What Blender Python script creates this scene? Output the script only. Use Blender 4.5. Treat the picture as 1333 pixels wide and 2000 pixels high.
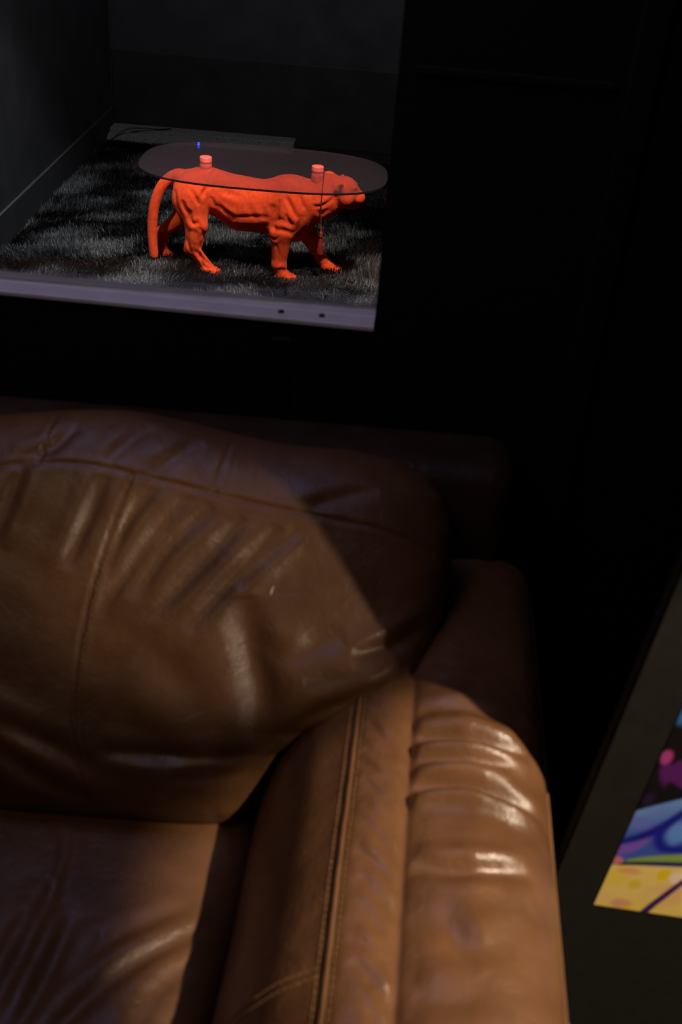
import bpy, bmesh, math, random
import numpy as np
from mathutils import Vector, Matrix

for o in list(bpy.data.objects):
    bpy.data.objects.remove(o, do_unlink=True)
S = bpy.context.scene
COL = S.collection

# ------------------------------------------------------------------ camera
PITCH, ROLL, CAM_H, FPX = math.radians(32.4), math.radians(4.8), 1.6, 2100.0
fw = Vector((0, math.cos(PITCH), -math.sin(PITCH)))
rt = Vector((1, 0, 0))
up = Vector((0, math.sin(PITCH), math.cos(PITCH)))
cx = rt * math.cos(ROLL) + up * math.sin(ROLL)
cy = up * math.cos(ROLL) - rt * math.sin(ROLL)
cam = bpy.data.cameras.new('camera')
cam.sensor_fit = 'VERTICAL'
cam.sensor_height = 36.0
cam.lens = 36.0 * FPX / 2000.0
cam.clip_start = 0.02
cam.dof.use_dof = True
cam.dof.focus_distance = 4.70
cam.dof.aperture_fstop = 5.0
camo = bpy.data.objects.new('camera', cam)
COL.objects.link(camo)
M4 = Matrix((cx, cy, -fw)).transposed().to_4x4()
M4.translation = (0, 0, CAM_H)
camo.matrix_world = M4
S.camera = camo

# ------------------------------------------------------------------ world, lights, exposure
w = bpy.data.worlds.new('world')
S.world = w
w.use_nodes = True
w.node_tree.nodes['Background'].inputs[0].default_value = (0.5, 0.5, 0.6, 1)
w.node_tree.nodes['Background'].inputs[1].default_value = 0.0
S.view_settings.view_transform = 'Standard'
S.view_settings.look = 'None'
S.view_settings.exposure = 0.0
S.view_settings.gamma = 1.0
S.view_settings.use_curve_mapping = False


def aim(o, target):
    d = Vector(target) - o.location
    o.rotation_euler = d.to_track_quat('-Z', 'Y').to_euler()


def spot(name, loc, target, watts, color, deg, blend, radius):
    l = bpy.data.lights.new(name, 'SPOT')
    l.energy, l.color = watts, color
    l.spot_size, l.spot_blend, l.shadow_soft_size = math.radians(deg), blend, radius
    o = bpy.data.objects.new(name, l)
    COL.objects.link(o)
    o.location = loc
    aim(o, target)
    return o


def area(name, loc, target, watts, color, sx, sy):
    l = bpy.data.lights.new(name, 'AREA')
    l.energy, l.color, l.shape, l.size, l.size_y = watts, color, 'RECTANGLE', sx, sy
    o = bpy.data.objects.new(name, l)
    COL.objects.link(o)
    o.location = loc
    aim(o, target)
    return o


WARM = (1.0, 0.80, 0.58)
spot('picture_spot', (1.40, 0.12, 2.4), (0.40, 0.74, 0.52), 300, WARM, 23, 0.3, 0.025)
spot('sofa_spot', (1.95, -0.25, 2.0), (-0.09, 1.13, 0.755), 130, WARM, 8.0, 0.7, 0.028)
spot('cushion_fill_spot', (1.95, -0.60, 2.0), (-0.36, 1.20, 0.83), 60, WARM, 7.0, 0.9, 0.02)  # added weak spot, split from the sofa light for the upper-left puckers
area('violet_ceiling_wash', (-0.7, 1.30, 2.62), (-0.6, 1.45, 0.9), 4.2, (0.50, 0.49, 1.0), 1.2, 0.4)
area('warm_bounce_fill', (-0.9, 0.2, 2.62), (-0.4, 0.7, 0.4), 2.8, (1.0, 0.68, 0.30), 0.6, 0.6)  # added fill for weak warm bounce, no fitting of its own
spot('table_spot', (0.10, 3.30, 2.6), (-0.42, 4.33, 0.2), 500, (1.0, 0.93, 0.86), 30, 0.6, 0.03)
spot('rug_spot', (-1.0, 3.2, 2.5), (-1.15, 4.6, 0.0), 280, (0.90, 0.93, 1.0), 40, 0.9, 0.05)
area('inner_ceiling_wash', (-0.2, 4.6, 2.6), (-0.3, 6.0, 0.4), 14.0, (0.90, 0.92, 1.0), 0.9, 0.9)

# ------------------------------------------------------------------ helpers


def tag(o, label=None, cat=None, group=None, kind=None):
    if label: o['label'] = label
    if cat: o['category'] = cat
    if group: o['group'] = group
    if kind: o['kind'] = kind
    return o


def empty(name, loc=(0, 0, 0)):
    o = bpy.data.objects.new(name, None)
    COL.objects.link(o)
    o.location = loc
    o.empty_display_size = 0.05
    return o


def mesh_obj(name, verts, faces, mat=None, parent=None, smooth=False):
    me = bpy.data.meshes.new(name)
    me.from_pydata(np.asarray(verts, float).tolist(), [], faces.tolist() if isinstance(faces, np.ndarray) else faces)
    if smooth:
        me.polygons.foreach_set('use_smooth', [True] * len(me.polygons))
    me.update()
    return link(name, me, mat, parent)


def link(name, me, mat=None, parent=None):
    if mat: me.materials.append(mat)
    o = bpy.data.objects.new(name, me)
    COL.objects.link(o)
    if parent:
        o.parent = parent
        o.matrix_parent_inverse = Matrix.Translation(parent.location).inverted()
    return o


def bm_obj(name, bm, mat=None, parent=None, smooth=False):
    bmesh.ops.recalc_face_normals(bm, faces=bm.faces)
    me = bpy.data.meshes.new(name)
    bm.to_mesh(me)
    bm.free()
    if smooth:
        me.polygons.foreach_set('use_smooth', [True] * len(me.polygons))
    return link(name, me, mat, parent)


def box(bm, x0, x1, y0, y1, z0, z1, bevel=0.0, seg=2):
    r = bmesh.ops.create_cube(bm, size=1.0)
    vs = r['verts']
    for v in vs:
        v.co = Vector(((x0 + x1) / 2 + v.co.x * (x1 - x0), (y0 + y1) / 2 + v.co.y * (y1 - y0), (z0 + z1) / 2 + v.co.z * (z1 - z0)))
    if bevel > 0:
        es = list({e for v in vs for e in v.link_edges})
        bmesh.ops.bevel(bm, geom=es, offset=bevel, segments=seg, affect='EDGES', profile=0.5)


def box_obj(name, x0, x1, y0, y1, z0, z1, mat, parent=None, bevel=0.0, seg=2):
    bm = bmesh.new()
    box(bm, x0, x1, y0, y1, z0, z1, bevel, seg)
    return bm_obj(name, bm, mat, parent)


def tube(bm, pts, r, n=8, cap=True):
    pts = [Vector(p) for p in pts]
    rs = r if isinstance(r, (list, tuple)) else [r] * len(pts)
    rings = []
    for i, p in enumerate(pts):
        t = (pts[min(i + 1, len(pts) - 1)] - pts[max(i - 1, 0)]).normalized()
        a = Vector((0, 0, 1)) if abs(t.z) < 0.9 else Vector((1, 0, 0))
        u = t.cross(a).normalized()
        v = t.cross(u)
        rings.append([bm.verts.new(p + (u * math.cos(2 * math.pi * k / n) + v * math.sin(2 * math.pi * k / n)) * rs[i]) for k in range(n)])
    for a, b in zip(rings, rings[1:]):
        for k in range(n):
            bm.faces.new((a[k], a[(k + 1) % n], b[(k + 1) % n], b[k]))
    if cap:
        bm.faces.new(rings[0][::-1])
        bm.faces.new(rings[-1])


def lathe(bm, prof, c, n=32):
    rings = []
    for (r, z) in prof:
        rings.append([bm.verts.new((c[0] + r * math.cos(2 * math.pi * k / n), c[1] + r * math.sin(2 * math.pi * k / n), c[2] + z)) for k in range(n)])
    for a, b in zip(rings, rings[1:]):
        for k in range(n):
            bm.faces.new((a[k], a[(k + 1) % n], b[(k + 1) % n], b[k]))
    bm.faces.new(rings[0][::-1])
    bm.faces.new(rings[-1])


def catmull(pts, n):
    P = [np.array(p, float) for p in pts]
    P = [2 * P[0] - P[1]] + P + [2 * P[-1] - P[-2]]
    out = []
    m = len(P) - 3
    for i in range(n):
        u = i / (n - 1) * m
        k = min(int(u), m - 1)
        t = u - k
        a, b, c, d = P[k:k + 4]
        out.append(0.5 * ((2 * b) + (-a + c) * t + (2 * a - 5 * b + 4 * c - d) * t * t + (-a + 3 * b - 3 * c + d) * t ** 3))
    return np.array(out)


# ------------------------------------------------------------------ materials


class NT:
    def __init__(self, name):
        self.m = bpy.data.materials.new(name)
        self.m.use_nodes = True
        self.t = self.m.node_tree
        self.b = self.t.nodes['Principled BSDF']
        self.out = self.t.nodes['Material Output']
        self.co = None

    def n(self, typ, **kw):
        nd = self.t.nodes.new(typ)
        for k, v in kw.items():
            setattr(nd, k, v)
        return nd

    def l(self, a, b):
        self.t.links.new(a, b)

    def coord(self):
        if not self.co:
            self.co = self.n('ShaderNodeNewGeometry').outputs['Position']
        return self.co

    def noise(self, scale, detail=4, rough=0.55, dist=0.0):
        nd = self.n('ShaderNodeTexNoise')
        nd.inputs['Scale'].default_value = scale
        nd.inputs['Detail'].default_value = detail
        nd.inputs['Roughness'].default_value = rough
        nd.inputs['Distortion'].default_value = dist
        self.l(self.coord(), nd.inputs['Vector'])
        return nd.outputs['Fac']

    def ramp(self, fac, stops):
        r = self.n('ShaderNodeValToRGB')
        e = r.color_ramp.elements
        while len(e) < len(stops): e.new(0.5)
        for el, (p, c) in zip(e, stops):
            el.position = p
            el.color = (*c, 1) if len(c) == 3 else c
        self.l(fac, r.inputs[0])
        return r.outputs[0]

    def bump(self, h, strength, dist, prev=None):
        b = self.n('ShaderNodeBump')
        b.inputs['Strength'].default_value = strength
        b.inputs['Distance'].default_value = dist
        self.l(h, b.inputs['Height'])
        if prev is not None: self.l(prev, b.inputs['Normal'])
        return b.outputs[0]

    def set(self, **kw):
        for k, v in kw.items():
            self.b.inputs[k.replace('_', ' ')].default_value = v


def grey(v): return (v, v, v)


def mat_plain(name, c, rough=0.6, spec=0.4, nscale=30, var=0.25, bump=0.1, bdist=0.002, metal=0.0):
    k = NT(name)
    lo = tuple(x * (1 - var) for x in c)
    hi = tuple(min(1, x * (1 + var)) for x in c)
    f = k.noise(nscale)
    k.l(k.ramp(f, [(0.3, lo), (0.7, hi)]), k.b.inputs['Base Color'])
    k.set(Roughness=rough, Metallic=metal)
    k.b.inputs['Specular IOR Level'].default_value = spec
    if bump:
        k.l(k.bump(k.noise(nscale * 6), bump, bdist), k.b.inputs['Normal'])
    return k.m


def mat_leather(name, c0, c1, rough=0.43):
    k = NT(name)
    f = k.noise(9, 5, 0.6, 0.4)
    k.l(k.ramp(f, [(0.28, c0), (0.72, c1)]), k.b.inputs['Base Color'])
    rr = k.ramp(k.noise(22, 4), [(0.3, grey(rough - 0.05)), (0.7, grey(rough + 0.12))])
    k.l(rr, k.b.inputs['Roughness'])
    k.b.inputs['Specular IOR Level'].default_value = 0.55
    v = k.n('ShaderNodeTexVoronoi')
    v.inputs['Scale'].default_value = 420
    k.l(k.coord(), v.inputs['Vector'])
    b1 = k.bump(v.outputs['Distance'], 0.22, 0.0012)
    b2 = k.bump(k.noise(45, 4, 0.6, 0.8), 0.30, 0.004, b1)
    b3 = k.bump(k.noise(14, 3, 0.5, 0.5), 0.22, 0.010, b2)
    k.l(b3, k.b.inputs['Normal'])
    return k.m


def mat_glass(name, tint, ior, diffuse_mix, diffuse_col, rough=0.0, boost=0.0):
    k = NT(name)
    t = k.t
    t.nodes.remove(k.b)
    tr = k.n('ShaderNodeBsdfTransparent')
    tr.inputs[0].default_value = (*tint, 1)
    gl = k.n('ShaderNodeBsdfGlossy')
    gl.inputs['Roughness'].default_value = rough
    gl.inputs[0].default_value = (1, 1, 1, 1)
    f0 = ((ior - 1) / (ior + 1)) ** 2
    lw = k.n('ShaderNodeLayerWeight')
    lw.inputs[0].default_value = 0.5
    pw = k.n('ShaderNodeMath', operation='POWER')
    pw.inputs[1].default_value = 5.0
    k.l(lw.outputs['Facing'], pw.inputs[0])
    ma = k.n('ShaderNodeMath', operation='MULTIPLY_ADD')
    ma.inputs[1].default_value = 1 - f0
    ma.inputs[2].default_value = f0
    k.l(pw.outputs[0], ma.inputs[0])
    fac = ma.outputs[0]
    mx = k.n('ShaderNodeMixShader')
    k.l(fac, mx.inputs[0]); k.l(tr.outputs[0], mx.inputs[1]); k.l(gl.outputs[0], mx.inputs[2])
    df = k.n('ShaderNodeBsdfDiffuse')  # weak even diffuse layer mixed over the glass
    df.inputs[0].default_value = (*diffuse_col, 1)
    m2 = k.n('ShaderNodeMixShader')
    m2.inputs[0].default_value = diffuse_mix
    k.l(mx.outputs[0], m2.inputs[1]); k.l(df.outputs[0], m2.inputs[2])
    k.l(m2.outputs[0], k.out.inputs[0])
    return k.m


M = {}
M['wall'] = mat_plain('black_painted_wall', (0.006, 0.006, 0.007), 0.7, 0.3, 8, 0.2, 0.06)
M['inner_wall'] = mat_plain('charcoal_inner_wall', (0.036, 0.037, 0.039), 0.75, 0.3, 6, 0.25, 0.08)
M['inner_back'] = mat_plain('charcoal_back_wall', (0.060, 0.062, 0.066), 0.75, 0.3, 6, 0.25, 0.08)  # charcoal lifted above the left wall's, with a grey window reflection put in
M['reflection_band'] = mat_plain('dark_reflection_band', (0.040, 0.040, 0.040), 0.6, 0.35, 6, 0.25, 0.08)
M['floor'] = mat_plain('dark_floor', (0.02, 0.019, 0.018), 0.5, 0.4, 5, 0.3, 0.05)
M['groove'] = mat_plain('dull_metal_strip', (0.07, 0.07, 0.07), 0.4, 0.5, 60, 0.3, 0.1)
M['sill'] = mat_plain('pale_sill', (0.82, 0.81, 0.82), 0.45, 0.4, 14, 0.10, 0.05)
M['black_plastic'] = mat_plain('black_plastic', (0.01, 0.01, 0.01), 0.4, 0.5, 40, 0.2, 0.02)
M['leather'] = mat_leather('brown_leather', (0.105, 0.048, 0.019), (0.190, 0.088, 0.038), 0.38)
M['arm_leather'] = mat_leather('worn_arm_leather', (0.115, 0.052, 0.021), (0.200, 0.094, 0.042), 0.31)
M['leather_shaded'] = mat_leather('shaded_dark_leather', (0.030, 0.015, 0.008), (0.055, 0.027, 0.013), 0.42)  # dark brown leather, deepened by the back frame's shade put into the colour
M['thread'] = mat_plain('tan_thread', (0.33, 0.18, 0.07), 0.7, 0.2, 200, 0.3, 0.1)
M['piping'] = mat_leather('leather_piping', (0.14, 0.062, 0.024), (0.22, 0.105, 0.045))
M['board'] = mat_plain('black_board', (0.0085, 0.0082, 0.006), 0.75, 0.3, 40, 0.2, 0.1)
M['duct'] = mat_plain('grey_speckled_box', (0.26, 0.25, 0.24), 0.8, 0.2, 120, 0.5, 0.3)
M['cable'] = mat_plain('black_cable', (0.02, 0.02, 0.02), 0.35, 0.5, 40, 0.2, 0.0)
M['window_glass'] = mat_glass('window_glass', (0.98, 0.98, 0.98), 2.0, 0.0, (0.5, 0.5, 0.5))
M['table_glass'] = mat_glass('smoked_table_glass', (0.90, 0.86, 0.87), 1.5, 0.013, (0.62, 0.42, 0.48))
M['glass_edge'] = mat_plain('dark_glass_edge', (0.020, 0.014, 0.016), 0.15, 0.6, 40, 0.2, 0.0)
M['cloth'] = mat_plain('blue_denim', (0.30, 0.45, 0.80), 0.8, 0.2, 60, 0.4, 0.3)


def mat_flock():
    k = NT('orange_red_flocking')
    f = k.noise(70, 5, 0.6)
    k.l(k.ramp(f, [(0.3, (0.68, 0.050, 0.010)), (0.7, (0.88, 0.095, 0.022))]), k.b.inputs['Base Color'])
    k.set(Roughness=0.9)
    k.b.inputs['Specular IOR Level'].default_value = 0.15
    k.b.inputs['Sheen Weight'].default_value = 0.12
    k.b.inputs['Sheen Tint'].default_value = (1, 0.45, 0.3, 1)
    b = k.bump(k.noise(260, 3), 0.35, 0.003)
    b = k.bump(k.noise(38, 4), 0.25, 0.006, b)
    k.l(b, k.b.inputs['Normal'])
    return k.m


M['flock'] = mat_flock()
M['cap'] = mat_plain('coral_red_paint', (0.66, 0.10, 0.075), 0.55, 0.3, 60, 0.12, 0.05)
M['tassel'] = mat_plain('red_tassel', (0.40, 0.035, 0.020), 0.8, 0.2, 200, 0.4, 0.4)
M['bead'] = mat_plain('dark_red_bead', (0.16, 0.02, 0.014), 0.35, 0.5, 200, 0.4, 0.0)


def mat_vcol(name, rough, spec):
    k = NT(name)
    a = k.n('ShaderNodeVertexColor', layer_name='col')
    k.l(a.outputs[0], k.b.inputs['Base Color'])
    k.set(Roughness=rough)
    k.b.inputs['Specular IOR Level'].default_value = spec
    return k


kp = mat_vcol('painted_print', 0.55, 0.3)
kp.l(kp.bump(kp.noise(900, 2), 0.1, 0.0005), kp.b.inputs['Normal'])
M['print'] = kp.m
kr = mat_vcol('charcoal_rug_pile', 0.5, 0.35)
M['pile'] = kr.m
ke = NT('blue_led')
ke.set(Roughness=0.3)
ke.b.inputs['Base Color'].default_value = (0.02, 0.05, 0.6, 1)
ke.b.inputs['Emission Color'].default_value = (0.02, 0.05, 1, 1)
ke.b.inputs['Emission Strength'].default_value = 12
M['led'] = ke.m

# ------------------------------------------------------------------ the setting
WY, WT = 1.60, 0.076            # window wall: front face and thickness
WX0, WX1, WZ0, WZ1 = -1.50, 0.032, 0.937, 2.15
RX, LX, BY, CEIL = 2.4, -3.0, -2.6, 2.7
IY, ILX = 6.5, -1.53           # inner room: back wall, left wall

bm = bmesh.new()
box(bm, LX, WX0, WY, WY + WT, 0, CEIL)
box(bm, WX1, RX, WY, WY + WT, 0, CEIL)
box(bm, WX0, WX1, WY, WY + WT, 0, 0.9295)
box(bm, WX0, WX1, WY, WY + WT, WZ1, CEIL)
tag(bm_obj('wall_back', bm, M['wall']), 'black painted wall behind the sofa with window opening', kind='structure')
tag(box_obj('wall_right', RX, RX + 0.1, BY, IY + 0.1, 0, CEIL, M['wall']), 'black side wall beyond the leaning picture board', kind='structure')
tag(box_obj('wall_left', LX - 0.1, LX, BY, WY + WT, 0, CEIL, M['wall']), 'black side wall at the far end of sofa', kind='structure')
tag(box_obj('wall_front', LX, RX, BY - 0.1, BY, 0, CEIL, M['wall']), 'black wall opposite the window wall', kind='structure')
tag(box_obj('floor', LX - 0.1, RX + 0.1, BY - 0.1, IY + 0.1, -0.1, 0, M['floor']), 'dark floor running through both rooms', kind='structure')
tag(box_obj('ceiling', LX - 0.1, RX + 0.1, BY - 0.1, IY + 0.1, CEIL, CEIL + 0.1, M['wall']), 'black ceiling', kind='structure')
wi = tag(box_obj('wall_inner_left', ILX - 0.1, ILX, WY + WT, IY, 0, CEIL, M['inner_wall']), 'charcoal left wall of the room behind the window', kind='structure')
box_obj('base_slab', ILX, ILX + 0.012, WY + WT, IY, 0, 0.135, M['inner_wall'], wi)
box_obj('metal_strip', ILX, ILX + 0.0125, WY + WT, IY - 0.02, 0.135, 0.139, M['groove'], wi)
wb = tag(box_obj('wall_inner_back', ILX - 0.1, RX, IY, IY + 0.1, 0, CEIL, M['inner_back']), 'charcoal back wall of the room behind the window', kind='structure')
box_obj('base_slab', ILX + 0.013, RX - 0.01, IY - 0.012, IY, 0, 0.45, M['reflection_band'], wb, 0.003)  # added slab, its dark tone imitates the lower part of a room reflection

# panel joints on the black wall
tag(box_obj('trim_1', WX1 + 0.02, 0.33, WY - 0.006, WY, 1.318, 1.330, M['wall'], None, 0.002), 'thin black horizontal batten on wall right of window', kind='structure')
tag(box_obj('trim_2', -0.135, -0.103, WY - 0.008, WY, 0.0, WZ0 - 0.034, M['wall'], None, 0.002), 'narrow black vertical batten below the window', kind='structure')
tag(box_obj('trim_3', 0.345, 0.385, WY - 0.012, WY, 0.0, CEIL, M['wall'], None, 0.003), 'narrow black vertical batten right of window', kind='structure')

# window: lining, grooved sill, pane, two dark screws
bm = bmesh.new()
box(bm, WX1 - 0.004, WX1 - 0.0005, WY + 0.004, WY + WT, WZ0, WZ1)
box(bm, WX0 + 0.0005, WX0 + 0.02, WY + 0.004, WY + WT, WZ0, WZ1)
box(bm, WX0 + 0.02, WX1 - 0.004, WY + 0.004, WY + WT, WZ1 - 0.02, WZ1 - 0.0005)
win = tag(bm_obj('window_1', bm, M['wall']), 'large window into a dark room, pale violet sill below', kind='structure')
prof = [(WY - 0.003, 0.930), (WY - 0.003, 0.9355), (WY, 0.937), (WY + 0.036, 0.937), (WY + 0.038, 0.9355), (WY + 0.041, 0.9355), (WY + 0.043, 0.937),
        (WY + 0.060, 0.937), (WY + 0.061, 0.939), (WY + WT, 0.939), (WY + WT, 0.930)]
vs, fs = [], []
for x in (WX0 + 0.001, WX1 - 0.005):
    vs += [(x, y, z) for y, z in prof]
n = len(prof)
fs = [(i, (i + 1) % n, n + (i + 1) % n, n + i) for i in range(n)] + [tuple(range(n))[::-1], tuple(range(n, 2 * n))]
sill = mesh_obj('sill', vs, fs, M['sill'], win)
sill['label'] = 'pale grooved sill lit violet'
for x in (-0.124, -0.058):
    bm = bmesh.new()
    lathe(bm, [(0.0052, 0), (0.0052, 0.003), (0.004, 0.0045), (0.001, 0.005)], (x, WY + 0.021, 0.936), 16)
    bm_obj('screw', bm, M['black_plastic'], sill, True)
GY = WY + 0.066
bm = bmesh.new()
for z in ():
    pass
v = [bm.verts.new(p) for p in ((WX0 + 0.02, GY, 0.9392), (WX1 - 0.004, GY, 0.9392), (WX1 - 0.004, GY, WZ1 - 0.02), (WX0 + 0.02, GY, WZ1 - 0.02))]
bm.faces.new(v)
ret = bmesh.ops.extrude_face_region(bm, geom=bm.faces[:])
for q in ret['geom']:
    if isinstance(q, bmesh.types.BMVert): q.co.y += 0.005
pane = bm_obj('glass_pane', bm, M['window_glass'], win)


# the window wall stands a touch askew to the camera; its pane is set nearly square
PIV = Matrix.Translation((WX1, WY, 0))
for o in list(COL.objects):
    if o.name in ('wall_back', 'window_1', 'trim_1', 'trim_2', 'trim_3'):
        o.matrix_world = PIV @ Matrix.Rotation(-0.036, 4, 'Z') @ PIV.inverted() @ o.matrix_world

bpy.context.view_layer.update()
pane.matrix_world = Matrix.Identity(4)

# ------------------------------------------------------------------ crease tools for the leather


def seg_dist(P, poly):
    """distance to polyline, signed side, and parameter 0..1 along it"""
    poly = np.array(poly, float)
    L = np.linalg.norm(np.diff(poly, axis=0), axis=1)
    cum = np.concatenate([[0], np.cumsum(L)])
    best = np.full(len(P), 1e9); side = np.zeros(len(P)); par = np.zeros(len(P))
    for i in range(len(poly) - 1):
        a, d = poly[i], poly[i + 1] - poly[i]
        r = P - a
        t = np.clip((r @ d) / (d @ d), 0, 1)
        q = r - t[:, None] * d
        dist = np.hypot(q[:, 0], q[:, 1])
        m = dist < best
        best[m] = dist[m]
        side[m] = np.sign(d[0] * r[:, 1] - d[1] * r[:, 0])[m]
        par[m] = ((cum[i] + t * L[i]) / cum[-1])[m]
    return best, side, par


def crease(P, poly, A, w, ridge=0.6, taper=True, rside=1):
    if len(poly) > 2: poly = catmull(poly, 14)
    d, s, t = seg_dist(P, poly)
    amp = np.sqrt(np.clip(np.sin(np.pi * np.clip(t, 0.0, 1)), 0, 1)) if taper else 1.0
    ds = d * s * rside
    h = -np.exp(-(d / w) ** 2) + ridge * np.exp(-((ds - 1.9 * w) / (1.3 * w)) ** 2) + 0.4 * ridge * np.exp(-((ds + 1.9 * w) / (1.3 * w)) ** 2)
    return A * amp * h


def wob(P, seed, scale, n=7):
    r = np.random.default_rng(seed)
    h = np.zeros(len(P))
    for _ in range(n):
        k = r.normal(size=2) * scale
        h += np.sin(P @ k + r.uniform(0, 6.28))
    return h / n


def grid_faces(nu, nv, flip=False, closed_u=False):
    f = []
    for j in range(nv - 1):
        for i in range(nu if closed_u else nu - 1):
            a, b = j * nu + i, j * nu + (i + 1) % nu
            q = (a, b, b + nu, a + nu)
            f.append(q[::-1] if flip else q)
    return f


# ------------------------------------------------------------------ sofa
sofa = tag(empty('leather_sofa', (-0.76, 0.9, 0)), 'brown leather sofa with wrinkled cushions below the window', 'sofa')
CO = np.array([0.0, 1.24, 0.64]); CB = np.array([0, 0.6, 0.8]); CN = np.array([0, -0.8, 0.6])
A_C = -0.33                      # centre seam of the right-hand back cushion
AR_B = [-0.31, -0.28, -0.248, -0.20, -0.165, -0.135, -0.11, -0.083, 0.011, 0.084, 0.15, 0.20, 0.235, 0.255, 0.268]
AR_A = [-0.110, -0.090, -0.076, -0.054, -0.010, 0.060, 0.118, 0.138, 0.158, 0.167, 0.165, 0.152, 0.125, 0.085, 0.01]


def cushion(mirror_c=None, seed=1):
    nu, nv = 380, 320
    e = np.linspace(-1, 1, nv); x = np.linspace(-1, 1, nu)
    eta = np.sign(e) * (1 - (1 - np.abs(e)) ** 1.7)
    xi = np.sign(x) * (1 - (1 - np.abs(x)) ** 1.7)
    XI, ETA = np.meshgrid(xi, eta)
    XI, ETA = XI.ravel(), ETA.ravel()
    b0, b1 = -0.315, 0.268
    Bv = (b0 + b1) / 2 + ETA * (b1 - b0) / 2
    ar = np.interp(Bv, AR_B, AR_A)
    al = np.interp(Bv, [-0.31, -0.25, 0.10, 0.20, 0.25, 0.268], [-0.760, -0.775, -0.778, -0.770, -0.745, -0.68])
    hw = np.where(XI >= 0, ar - A_C, A_C - al)
    Av = A_C + XI * hw
    # the cushion top dips towards the ends
    qd = np.clip(np.abs(Av - A_C) / 0.27, 0, 1)
    dip = 0.030 * qd * qd * (3 - 2 * qd) * np.clip((Bv + 0.05) / 0.28, 0, 1)
    T = (0.112 + 0.012 * np.sin(np.clip((0.05 - Bv) / 0.3, -1, 1) * 1.57)) * np.sqrt(np.clip(1 - np.abs(XI) ** 9, 0, 1)) * np.sqrt(np.clip(1 - np.abs(ETA) ** 6, 0, 1))
    T = T * (1 + 0.24 * np.exp(-((Av - 0.09) / 0.09) ** 2 - ((Bv + 0.10) / 0.06) ** 2))
    P = np.stack([Av, Bv], 1)
    D = np.zeros(len(P))
    edge = np.clip((1 - np.abs(XI)) * 8, 0, 1) * np.clip((1 - np.abs(ETA)) * 10, 0, 1)
    # seams: across the top and down the middle
    topseam = [(-0.66, 0.160), (-0.476, 0.176), (-0.37, 0.176), (-0.262, 0.166), (-0.177, 0.163), (-0.091, 0.158), (-0.012, 0.149), (0.066, 0.138), (0.13, 0.11)]
    D += crease(P, topseam, 0.0022, 0.0045, 0.6, False)
    D += crease(P, [(-0.29, 0.165), (-0.31, 0.084), (-0.326, -0.001), (-0.334, -0.091), (-0.33, -0.166), (-0.303, -0.29)], 0.0030, 0.0035, 0.6, False)
    D += crease(P, [(-0.41, 0.27), (-0.42, 0.18)], 0.0025, 0.003, 0.3, False)
    D += crease(P, [(-0.16, 0.262), (-0.175, 0.165)], 0.0025, 0.003, 0.3, False)
    # puckers hanging off the top seam
    for poly, A, wd, s in (
        ([(-0.325, 0.168), (-0.342, 0.102), (-0.366, 0.030)], 0.0075, 0.010, -1),
        ([(-0.252, 0.162), (-0.290, 0.099), (-0.312, 0.030)], 0.0050, 0.008, 1),
        ([(-0.205, 0.156), (-0.257, 0.074), (-0.315, -0.030)], 0.0055, 0.009, 1),
        ([(-0.173, 0.144), (-0.229, 0.077), (-0.270, -0.004)], 0.0065, 0.010, 1),
        ([(-0.130, 0.136), (-0.179, 0.060), (-0.250, -0.030)], 0.0065, 0.010, 1),
        ([(-0.080, 0.130), (-0.130, 0.055), (-0.195, -0.040)], 0.0075, 0.010, 1),
        ([(-0.055, 0.132), (-0.105, 0.065), (-0.130, 0.030)], 0.0045, 0.008, 1),
        ([(-0.440, 0.176), (-0.455, 0.110), (-0.470, 0.060)], 0.0060, 0.010, 1),
        ([(-0.520, 0.172), (-0.530, 0.100), (-0.500, 0.040)], 0.0060, 0.010, 1),
        ([(-0.330, 0.178), (-0.300, 0.215), (-0.275, 0.240)], 0.0050, 0.010, 1),
        ([(-0.265, 0.170), (-0.225, 0.215), (-0.20, 0.235)], 0.0050, 0.010, 1),
        ([(-0.455, 0.180), (-0.405, 0.200), (-0.375, 0.235)], 0.0060, 0.010, 1),
        ([(-0.06, 0.155), (0.0, 0.185), (0.05, 0.2)], 0.0040, 0.010, 1),
        # dent beside the arm, folded lower corner
        ([(-0.119, 0.020), (-0.106, -0.051), (-0.085, -0.118), (-0.085, -0.20)], 0.0130, 0.022, 1),
        ([(0.160, 0.020), (0.093, -0.028), (0.030, -0.058)], 0.0120, 0.011, -1),
        ([(0.135, -0.060), (0.070, -0.095), (-0.009, -0.132), (-0.052, -0.175)], 0.0160, 0.011, 1),
        ([(0.10, -0.045), (0.04, -0.080), (-0.03, -0.095)], 0.0050, 0.010, 1),
        ([(0.02, -0.020), (-0.04, -0.055), (-0.08, -0.065)], 0.0040, 0.014, 1),
        ([(-0.30, -0.205), (-0.202, -0.206), (-0.082, -0.198)], 0.0070, 0.009, -1),
        ([(-0.460, -0.200), (-0.354, -0.258), (-0.270, -0.288)], 0.0085, 0.012, 1),
        ([(-0.48, -0.165), (-0.37, -0.200), (-0.29, -0.235)], 0.0060, 0.012, 1),
        ([(-0.20, -0.235), (-0.13, -0.225), (-0.082, -0.215)], 0.0050, 0.010, 1),
        ([(-0.31, -0.130), (-0.22, -0.190), (-0.15, -0.235)], 0.0050, 0.018, 1),
        ([(-0.25, -0.06), (-0.20, -0.10), (-0.17, -0.15)], 0.0035, 0.020, 1),
    ):
        D += crease(P, poly, A * (0.85 if poly[0][1] > 0.125 else 0.9), wd * 1.1, 0.55, True, s)
    D += 0.004 * wob(P, seed, 22) + 0.0012 * wob(P, seed + 5, 60)
    D *= edge
    front = CO + np.outer(Av, [1, 0, 0]) + np.outer(Bv - dip, CB) + np.outer(T + D, CN)
    back = CO + np.outer(Av, [1, 0, 0]) + np.outer(Bv - dip, CB) + np.outer(-0.45 * T, CN)
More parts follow.
